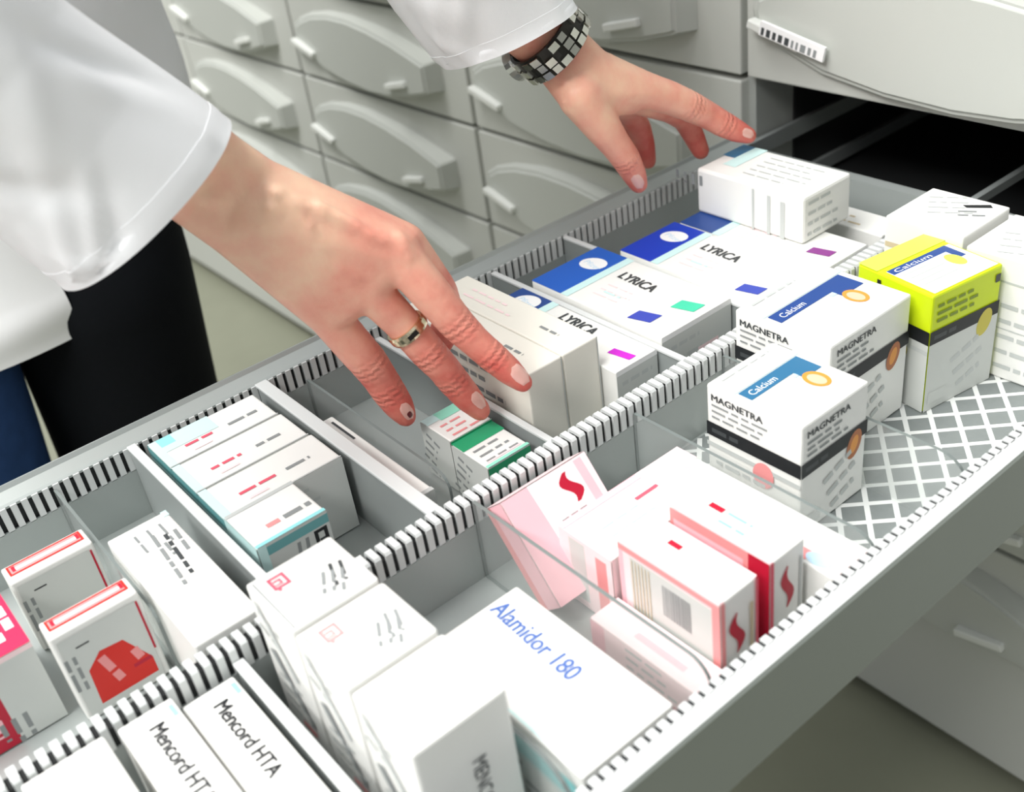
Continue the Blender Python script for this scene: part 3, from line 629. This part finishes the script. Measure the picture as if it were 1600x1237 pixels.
vein = [(500, 320, 1.61), (530, 338, 1.615), (560, 352, 1.62), (580, 378, 1.63)]
for a, c in zip(vein, vein[1:]): solids.append([bump_on(*a, 7, 42), bump_on(*c, 7, 40)])
solids.append([bump_on(322, 300, 1.585, 20, 22), bump_on(345, 310, 1.59, 16, 20)])          # wrist bone
# right forearm, upper arm
elR, shR = at((-330, -120), 1.48), V(-.42, -1.98, 2.0)
f1 = (at((212, 208), 1.56), .027); f2 = (at((20, 110), 1.52), .032); f3 = (elR, .042)
solids += [[wA, wB, f1], [f1, f2], [f2, f3], [f3, (shR, .052)]]
# left hand (farther): thumb side to the lens
lw1, lw2 = J(890, 62, 2.16, 24), J(856, 98, 2.15, 24)
LI, LM = J(1004, 140, 2.245, 27), J(990, 150, 2.30, 26)
LR_ = J(965, 150, 2.335, 24)
tb, tm = J(905, 150, 2.15, 33), J(940, 196, 2.185, 28)
solids += [[lw1, lw2, J(925, 112, 2.19, 34), J(900, 138, 2.17, 34)], [J(925, 112, 2.19, 34), LI, J(905, 140, 2.17, 32)], [J(925, 112, 2.22, 30), LM, LI], [J(915, 112, 2.25, 28), LR_, LM], [tb, J(985, 158, 2.25, 20), J(930, 120, 2.2, 30)]]
lthumb = [tb, tm, J(962, 226, 2.215, 23), J(978, 248, 2.24, 22), J(990, 270, 2.27, 19), J(998, 288, 2.29, 14)]
lind = [LI, J(1044, 152, 2.285, 24.5), J(1078, 166, 2.32, 22.5), J(1106, 180, 2.355, 20), J(1130, 194, 2.38, 19), J(1152, 205, 2.40, 16.5), J(1170, 212, 2.415, 12)]
lmid = [LM, J(1046, 170, 2.38, 20), J(1070, 186, 2.42, 18), J(1084, 212, 2.445, 16), J(1095, 236, 2.46, 13)]
lring = [LR_, J(985, 176, 2.39, 19), J(1000, 200, 2.42, 17), J(1008, 226, 2.44, 15), J(1013, 252, 2.46, 12)]
lpin = [J(940, 140, 2.34, 21), J(965, 172, 2.41, 17), J(980, 200, 2.45, 15), J(986, 224, 2.47, 12)]
chain(lthumb, [.15, .3, .5, .65, .8, .9], (3,)); chain(lind, [.3, .35, .5, .7, .8, .9, .95], (2, 4)); chain(lmid, [.4, .6, .8, .9, 1]); chain(lring, [.4, .6, .8, .9, 1]); chain(lpin, [.4, .6, .8, 1])
flush += [(lw1[0], .3), (lw2[0], .45), (at((925, 112), 2.19), .1), (at((965, 130), 2.2), .12), (at((880, 150), 2.15), .4)]
elL, shL = at((560, -330), 2.0), V(-.5, -.85, 2.05)
solids += [[lw1, lw2, (at((800, -10), 2.12), .027)], [(at((800, -10), 2.12), .027), (at((700, -130), 2.07), .036)], [(at((700, -130), 2.07), .036), (elL, .042)], [(elL, .042), (shL, .052)]]
# shoulders, chest, belly, hips (all under the coat, above the frame)
che = V(-.95, -1.45, 1.95); bel = V(-1.25, -1.5, 1.55); pel = V(-1.45, -1.55, 1.25)
solids += [[(shR, .055), (shL, .055), (che, .11)], [(che, .115), (bel, .11)], [(bel, .11), (pel+Vector((0, -.07, 0)), .10), (pel+Vector((0, .07, 0)), .10)]]
neck = V(-.62, -1.42, 2.35); head = V(-.45, -1.4, 2.75)
solids += [[(che+Vector((.03, 0, .04)), .06), (neck, .05)], [(neck, .05), (head+Vector((-.01, 0, -.06)), .05)], [(head, .085), (head+Vector((-.03, 0, .03)), .095), (head+Vector((.05, 0, -.08)), .05)], [(head+Vector((.09, 0, -.02)), .012), (head+Vector((.075, 0, .03)), .012)]]
# legs (inside the trousers)
hipL, hipR = pel+Vector((0, .085, -.03)), pel+Vector((0, -.10, -.03))
knL, anL = V(-.98, -1.36, -.2), V(-1.08, -1.40, -1.50); knR, anR = V(-1.0, -1.86, -.2), V(-1.1, -1.92, -1.50)
for hp, kn, an in ((hipL, knL, anL), (hipR, knR, anR)):
    solids += [[(hp, .085), (kn, .054)], [(kn, .054), (kn.lerp(an, .3), .050)], [(kn.lerp(an, .3), .050), (an, .034)]]
    solids += [[(an, .034), (an+Vector((.0, 0, -.035)), .03), (an+Vector((.12, 0, -.04)), .022)]]
vs, fs = hull(solids)
me = bpy.data.meshes.new('body'); me.from_pydata(vs, [], fs)
tmp = bpy.data.objects.new('body_tmp', me); C.objects.link(tmp)
md = tmp.modifiers.new('r', 'REMESH'); md.mode = 'VOXEL'; md.voxel_size = .0016; md.adaptivity = 0
sm = tmp.modifiers.new('s', 'SMOOTH'); sm.factor = .5; sm.iterations = 7
dg = bpy.context.evaluated_depsgraph_get(); bme = bpy.data.meshes.new_from_object(tmp.evaluated_get(dg)); bpy.data.objects.remove(tmp)
bme.name = 'body'; bme.polygons.foreach_set('use_smooth', [True]*len(bme.polygons)); bme.materials.clear(); bme.materials.append(M['skin'])
n = len(bme.vertices); P = np.empty(n*3, np.float32); bme.vertices.foreach_get('co', P); P = P.reshape(-1, 3)
num = np.full(n, .25*.02, np.float32); den = np.full(n, .02, np.float32)
for p, f in flush:
    w = np.exp(-((P-np.array(p))**2).sum(1)/(2*.011**2)); num += w*f; den += w
at_ = bme.attributes.new('flush', 'FLOAT', 'POINT'); at_.data.foreach_set('value', (num/den).astype(np.float32))
cre = np.zeros(n, np.float32)
for p, axv, r in joints:
    d = P-np.array(p); s_ = d @ np.array(axv); rad = np.sqrt(np.maximum((d**2).sum(1)-s_*s_, 0))
    m_ = np.exp(-(s_/.005)**2)*(rad < r*1.6); cre += (m_*np.cos(s_/.0036*2*PI)*.7).astype(np.float32)
at_ = bme.attributes.new('crease', 'FLOAT', 'POINT'); at_.data.foreach_set('value', cre)
person = empty('person', V(-1.1, -1.6, -HZ), 'person in a white coat reaching both hands into the open drawer', 'person')
body = link('body', bme, person, -person.location)
bme.update()
from mathutils.bvhtree import BVHTree
bvh = BVHTree.FromPolygons([v.co.copy() for v in bme.vertices], [tuple(p.vertices) for p in bme.polygons])
def surf(x, y):
    """where the sight line through this place meets the body"""
    d = -toward((x, y)); h = bvh.ray_cast(CAM, d); return h[0], h[1]
# nails
def nail(x0, y0, x1, y1, wpx, name='fingernail', m='nail', lift=.0004):
    p, nn = surf((x0+x1)/2, (y0+y1)/2)
    if p is None: return
    a, _ = surf(x0, y0); c, _ = surf(x1, y1)
    if a is None or c is None: return
    ey = (c-a); ln = max(ey.length, .004); ey = (ey-nn*ey.dot(nn)).normalized(); ex = ey.cross(nn).normalized()
    dist = (p-CAM).length; wd = wpx*dist/1696.456; vs = []; fs = []; nu, nv = 9, 9
    for j in range(nv):
        v = -1+2*j/(nv-1)
        for i in range(nu):
            q = -1+2*i/(nu-1); s_ = math.sqrt(max(0, 1-abs(v)**3.5)) if v > 0 else math.sqrt(max(0, 1-abs(v)**3))
            k = p+ex*(q*s_*wd/2)+ey*(v*ln/2)
            hit = bvh.find_nearest(k)
            vs.append(hit[0]+hit[1]*lift*(1-.75*max(q*q, v*v)))
    for j in range(nv-1):
        for i in range(nu-1): fs.append((j*nu+i, j*nu+i+1, (j+1)*nu+i+1, (j+1)*nu+i))
    b = MB(); b.add(vs, fs, M[m], True); return b.build(name, person)
nail(800, 574, 828, 596, 30); nail(738, 616, 760, 634, 22); nail(628, 632, 646, 654, 20)
nail(990, 274, 1004, 294, 18); nail(1160, 205, 1178, 211, 14)
nl = nail(637, 643, 643, 651, 9, 'nail_spot', 'bruise', .0009)
# finger ring: band round the ring finger
def ring_band(c, axis, r, wd, th, m, name, n=40, seg=5):
    axis = axis.normalized(); a = axis.cross(Vector((0, 0, 1))).normalized(); d = axis.cross(a); vs = []; fs = []
    prof = [(-wd/2, 0), (-wd/2, th*.7), (-wd*.25, th), (wd*.25, th), (wd/2, th*.7), (wd/2, 0)]; k = len(prof)
    for i in range(n):
        q = 2*PI*i/n; e = a*math.cos(q)+d*math.sin(q)
        for x, y in prof: vs.append(c+axis*x+e*(r+y))
    for i in range(n):
        for j in range(k): fs.append((i*k+j, i*k+(j+1) % k, ((i+1) % n)*k+(j+1) % k, ((i+1) % n)*k+j))
    b = MB(); b.add(vs, fs, m, False); return b
p1, p2 = rring[1][0], rring[2][0]; cen = p1.lerp(p2, .27)
b = ring_band(cen, p2-p1, rring[1][1]*.965, .0052, .0016, M['goldm'], 'finger_ring'); ringo = b.build('finger_ring', person); ringo['label'] = 'white gold band on the ring finger'
b = MB(); tw = (toward((634, 520))); 
ra = (p2-p1).normalized(); tw = (tw-ra*tw.dot(ra)).normalized(); q = cen+tw*(rring[1][1]*.965+.0014)
ss = ra.cross(tw)
b.add([q+ra*x+ss*y+tw*z for x in (-.0012, .0012) for y in (-.0028, .0028) for z in (-.001, .0007)], [(0, 1, 3, 2), (4, 6, 7, 5), (0, 4, 5, 1), (2, 3, 7, 6), (0, 2, 6, 4), (1, 5, 7, 3)], M['onyx'])
b.build('ring_stone', ringo)
# wrist watch on the far wrist: dark band with bright links and a case
wc = at((868, 78), 2.15); wax = (at((925, 130), 2.19)-at((815, 25), 2.11)).normalized(); e1 = (at((900, 45), 2.15)-at((836, 108), 2.15)); e1 = (e1-wax*e1.dot(wax)).normalized(); e2 = wax.cross(e1)
wc = at((858, 64), 2.145); ra1, ra2 = .0215, .0205
b = MB(); vs = []; fs = []; nn_ = 48
for i in range(nn_):
    q = 2*PI*i/nn_; e = e1*math.cos(q)*ra1+e2*math.sin(q)*ra2
    for x, k in ((-.0085, .97), (-.0085, 1.05), (.0085, 1.05), (.0085, .97)): vs.append(wc+wax*x+e*k)
for i in range(nn_):
    for j in range(4): fs.append((i*4+j, i*4+(j+1) % 4, ((i+1) % nn_)*4+(j+1) % 4, ((i+1) % nn_)*4+j))
b.add(vs, fs, M['onyx']); watch = b.build('wrist_watch', person); watch['label'] = 'steel and black link wrist watch'
b = MB()
for i in range(22):
    for row in range(3):
        if (i*7+row*5+i*row) % 3 == 0: continue
        q = 2*PI*(i+.5)/22; e = (e1*math.cos(q)*ra1+e2*math.sin(q)*ra2); er = e.normalized(); es = wax.cross(er)
        c0 = wc+e*1.06+wax*((row-1)*.0054); hx, hy, hz = .0022, .0024+.0004*((i+row) % 2), .0012+.0005*((i*3+row) % 2)
        cs = [c0+wax*x*hx+es*y*hy+er*z_*hz for x in (-1, 1) for y in (-1, 1) for z_ in (-1, 1)]
        b.add(cs, [(0, 1, 3, 2), (4, 6, 7, 5), (0, 4, 5, 1), (2, 3, 7, 6), (0, 2, 6, 4), (1, 5, 7, 3)], M['chrome'])
b.build('link_band', watch)
b = MB(); q = -2.55; e = (e1*math.cos(q)*ra1+e2*math.sin(q)*ra2); cc = wc+e*1.1; er = e.normalized()
b.tube([cc-er*.002, cc+er*.0045, cc+er*.0055], [.0105, .0105, .0085], M['chrome'], 24, True, False); b.build('watch_case', watch)

# ------------------------------------------------------------------ clothes
def cloth_loft(rings, name, m, parent, folds=0, fseed=0, n=96, thick=.0012, smooth=True, arc=None, rid=(), ts=None):
    """rings: list of (centre, vec_a, vec_b); arc (a0,a1) leaves the shell open"""
    rnd = random.Random(fseed); ph = [rnd.uniform(0, 6.28) for _ in range(8)]
    vs = []; fs = []; k = len(rings); full = arc is None; a0, a1 = arc if arc else (0, 2*PI); cnt = n if full else n+1
    for i, (c, A, B_) in enumerate(rings):
        t = ts[i] if ts else i/(k-1)
        ease = min(1, max(0, (t-.02)/.12))
        for j in range(cnt):
            q = a0+(a1-a0)*j/n
            f = 1+folds*(.45*math.sin(3*q+ph[0]+5*t)+.3*math.sin(5*q+ph[1]-7*t)+.25*math.sin(2*q+ph[2]+11*t)+.35*math.sin(9*t*2+ph[3]+2*q))
            for (q0, t0, sl, wq, wt, am) in rid:
                dq = (q-q0-sl*(t-t0)+PI) % (2*PI)-PI
                f += ease*am*math.exp(-(dq/wq)**2-((t-t0)/wt)**2)
            vs.append(c+(A*math.cos(q)+B_*math.sin(q))*f)
    for i in range(k-1):
        for j in range(n if full else n): fs.append((i*cnt+j, i*cnt+(j+1) % cnt, (i+1)*cnt+(j+1) % cnt, (i+1)*cnt+j))
    b = MB(); b.add(vs, fs, m, smooth); o = b.build(name, parent)
    sd = o.modifiers.new('s', 'SOLIDIFY'); sd.thickness = thick; sd.offset = 0
    es = o.modifiers.new('e', 'EDGE_SPLIT'); es.split_angle = math.radians(50)
    return o
def lerp_rings(keys, steps):
    out = []
    for a, c in zip(keys, keys[1:]):
        for s_ in range(steps):
            t = s_/steps; out.append(tuple(x.lerp(y, t) for x, y in zip(a, c)))
    out.append(keys[-1]); return out
def sring(cx, cy, hx, hy, t, depth, nx=0, ny=0):
    c = at((cx, cy), t); A = at((cx+hx, cy+hy), t)-c; B_ = toward((cx, cy))*depth*S+(at((cx+nx, cy+ny), t)-c); return (c, A, B_)
def aring(c, axis, ref, ra, rb):
    axis = axis.normalized(); A = (ref[1]-axis*ref[1].dot(axis)).normalized(); B_ = axis.cross(A)
    if B_.dot(ref[2]) < 0: B_ = -B_
    return (c, A*ra, B_*rb)
def upper(keys, el, sh):
    fore = (el-keys[-1][0]).normalized(); up = (sh-el).normalized(); k = list(keys)
    k.append(aring(el, fore+up, k[-1], .062, .060)); k.append(aring(el.lerp(sh, .5), up, k[-1], .064, .064)); k.append(aring(sh, up, k[-1], .072, .08)); return k
rnd = random.Random(21)
RID = [(PI/2+rnd.uniform(-.9, 1.2), rnd.uniform(.10, .42), rnd.uniform(-5, 5), rnd.uniform(.09, .2), rnd.uniform(.05, .12), rnd.choice((-1, 1))*rnd.uniform(.03, .075)) for _ in range(16)]
keys = [sring(226, 318, 129, -128, 1.575, .125, 30, 30), sring(206, 302, 129, -129, 1.572, .13, 29, 28), sring(110, 230, 114, -138, 1.55, .14, 20, 12), sring(-10, 140, 106, -140, 1.52, .15, 10, 5), sring(-160, 10, 130, -150, 1.5, .18)]
keys = upper(keys, elR, shR)
slv = cloth_loft(lerp_rings(keys, 16), 'coat_sleeve', M['cloth'], person, .03, 3, rid=RID)
# stitched hem band at the cuff
hem = [keys[0], tuple(x.lerp(y, .5) for x, y in zip(keys[0], keys[1])), keys[1], tuple(x.lerp(y, .12) for x, y in zip(keys[1], keys[2]))]
hem = [(c, A*1.003, B_*1.003) for c, A, B_ in hem]
h_ = cloth_loft(hem, 'cuff_hem', M['cloth'], slv, .03, 3, thick=.0014, rid=RID, ts=[0, .0714, .1429, .16])
keys = [sring(793, 58, 103, -47, 2.11, .088, 12, 17), sring(784, 46, 104, -48, 2.105, .088, 12, 15), sring(735, -30, 122, -48, 2.08, .125, 0, 0), sring(672, -140, 128, -60, 2.05, .16)]
keys = upper(keys, elL, shL)
slv2 = cloth_loft(lerp_rings(keys, 16), 'coat_sleeve', M['cloth'], person, .05, 8, rid=[(r[0], r[1]+.05, r[2], r[3]*1.3, r[4], r[5]*1.3) for r in RID])
hem = [keys[0], keys[1], tuple(x.lerp(y, .1) for x, y in zip(keys[1], keys[2]))]; hem = [(c, A*1.005, B_*1.005) for c, A, B_ in hem]
cloth_loft(hem, 'cuff_hem', M['cloth'], slv2, .05, 8, thick=.0014, ts=[0, .1667, .1833], rid=[(r[0], r[1]+.05, r[2], r[3]*1.3, r[4], r[5]*1.3) for r in RID])
# coat body: chest to waist closed, skirt open at the front
X, Y, Z = Vector((1, 0, 0)), Vector((0, 1, 0)), Vector((0, 0, 1))
def flat(u, w, h, a, c): return (V(u, w, h), X*a*S, Y*c*S)
top = [flat(-.72, -1.42, 2.32, .20, .28), flat(-.80, -1.43, 2.15, .34, .56), flat(-1.0, -1.46, 1.9, .46, .60), flat(-1.25, -1.5, 1.55, .46, .52), flat(-1.42, -1.55, 1.2, .44, .56)]
cloth_loft(lerp_rings(top, 6), 'coat_body', M['cloth'], person, .015, 5)
def panel(angs, keys, name, seed):
    return cloth_loft(lerp_rings(keys, 10), name, M['cloth'], person, .02, seed, arc=angs, n=60)
sk = [flat(-1.42, -1.55, 1.2, .45, .57), flat(-1.38, -1.57, .6, .50, .58), flat(-1.34, -1.60, -.05, .55, .62), flat(-1.34, -1.60, -.18, .56, .63)]
o = panel((-PI, .19), sk, 'coat_skirt', 5)
sk2 = [flat(-1.42, -1.55, 1.2, .45, .57), flat(-1.20, -1.55, .6, .50, .62), flat(-1.16, -1.55, .22, .52, .62)]
o = panel((.3, PI), sk2, 'coat_skirt', 6)
# trousers
def leg_rings(hp, kn, an, r0, r1, r2):
    return [(hp, X*r0, Y*r0*1.0), (hp.lerp(kn, .5), X*(r0*.55+r1*.45), Y*(r0*.5+r1*.5)), (kn+Vector((.0, 0, .02)), X*r1, Y*r1), (kn.lerp(an, .4), X*r1*.95, Y*r1*.95), (an.lerp(kn, .03), X*r2, Y*r2)]
cloth_loft(lerp_rings(leg_rings(hipL, knL, anL, .10, .072, .06), 9), 'trouser_leg', M['trous'], person, .02, 11)
cloth_loft(lerp_rings(leg_rings(hipR, knR, anR, .10, .078, .062), 9), 'trouser_leg', M['denim'], person, .02, 12)['label'] = 'trouser leg in blue denim, its lit look put into the colour'  # same trousers as the black leg; the lighter blue paints light on it
for an in (anL, anR):
    b = MB(); vs, fs = hull([[(an+Vector((-.03, 0, -.028)), .036), (an+Vector((.0, 0, .0)), .04), (an+Vector((.13, 0, -.036)), .028)]])
    b.add(vs, fs, M['trous'], True); b.build('shoe', person)

# ------------------------------------------------------------------ light
wd = bpy.data.worlds.new('world'); bpy.context.scene.world = wd; wd.use_nodes = True
bg = wd.node_tree.nodes['Background']; bg.inputs[0].default_value = (.92, .96, 1, 1); bg.inputs[1].default_value = 1
wn = wd.node_tree; tcw = wn.nodes.new('ShaderNodeTexCoord'); sx = wn.nodes.new('ShaderNodeSeparateXYZ'); mr = wn.nodes.new('ShaderNodeMapRange'); rw = wn.nodes.new('ShaderNodeValToRGB')
mr.inputs[1].default_value = -1; mr.inputs[2].default_value = 1
wn.links.new(tcw.outputs['Generated'], sx.inputs[0]); wn.links.new(sx.outputs['Z'], mr.inputs[0]); wn.links.new(mr.outputs[0], rw.inputs[0]); wn.links.new(rw.outputs[0], bg.inputs[0])
rw.color_ramp.elements[0].position = .42; rw.color_ramp.elements[0].color = (.06, .06, .06, 1); rw.color_ramp.elements[1].position = .9; rw.color_ramp.elements[1].color = (.80, .82, .84, 1)
e = rw.color_ramp.elements.new(.62); e.color = (.36, .365, .37, 1)
def area(name, loc, target, sx, sy, e, col=(1, 1, 1)):
    l = bpy.data.lights.new(name, 'AREA'); l.shape = 'RECTANGLE'; l.size = sx; l.size_y = sy; l.energy = e; l.color = col
    o = bpy.data.objects.new(name, l); C.objects.link(o); o.location = loc
    o.rotation_euler = (Vector(target)-Vector(loc)).to_track_quat('-Z', 'Y').to_euler(); return o
area('overhead_light', (-.35, -1.0, 2.35), (.15, -.25, .5), 1.2, .8, 54, (1, .99, .965))
area('overhead_light', (.45, -2.0, 2.25), (.1, -.5, .5), 1.0, .5, 37, (1, .985, .96))  # added fill from the lens side for sleeve and hand, lamp unseen
cd.dof.use_dof = True; cd.dof.focus_distance = .56; cd.dof.aperture_fstop = 9
sc = bpy.context.scene
sc.view_settings.view_transform = 'Standard'; sc.view_settings.look = 'None'; sc.view_settings.gamma = 1; sc.view_settings.use_curve_mapping = False
sc.view_settings.exposure = .1
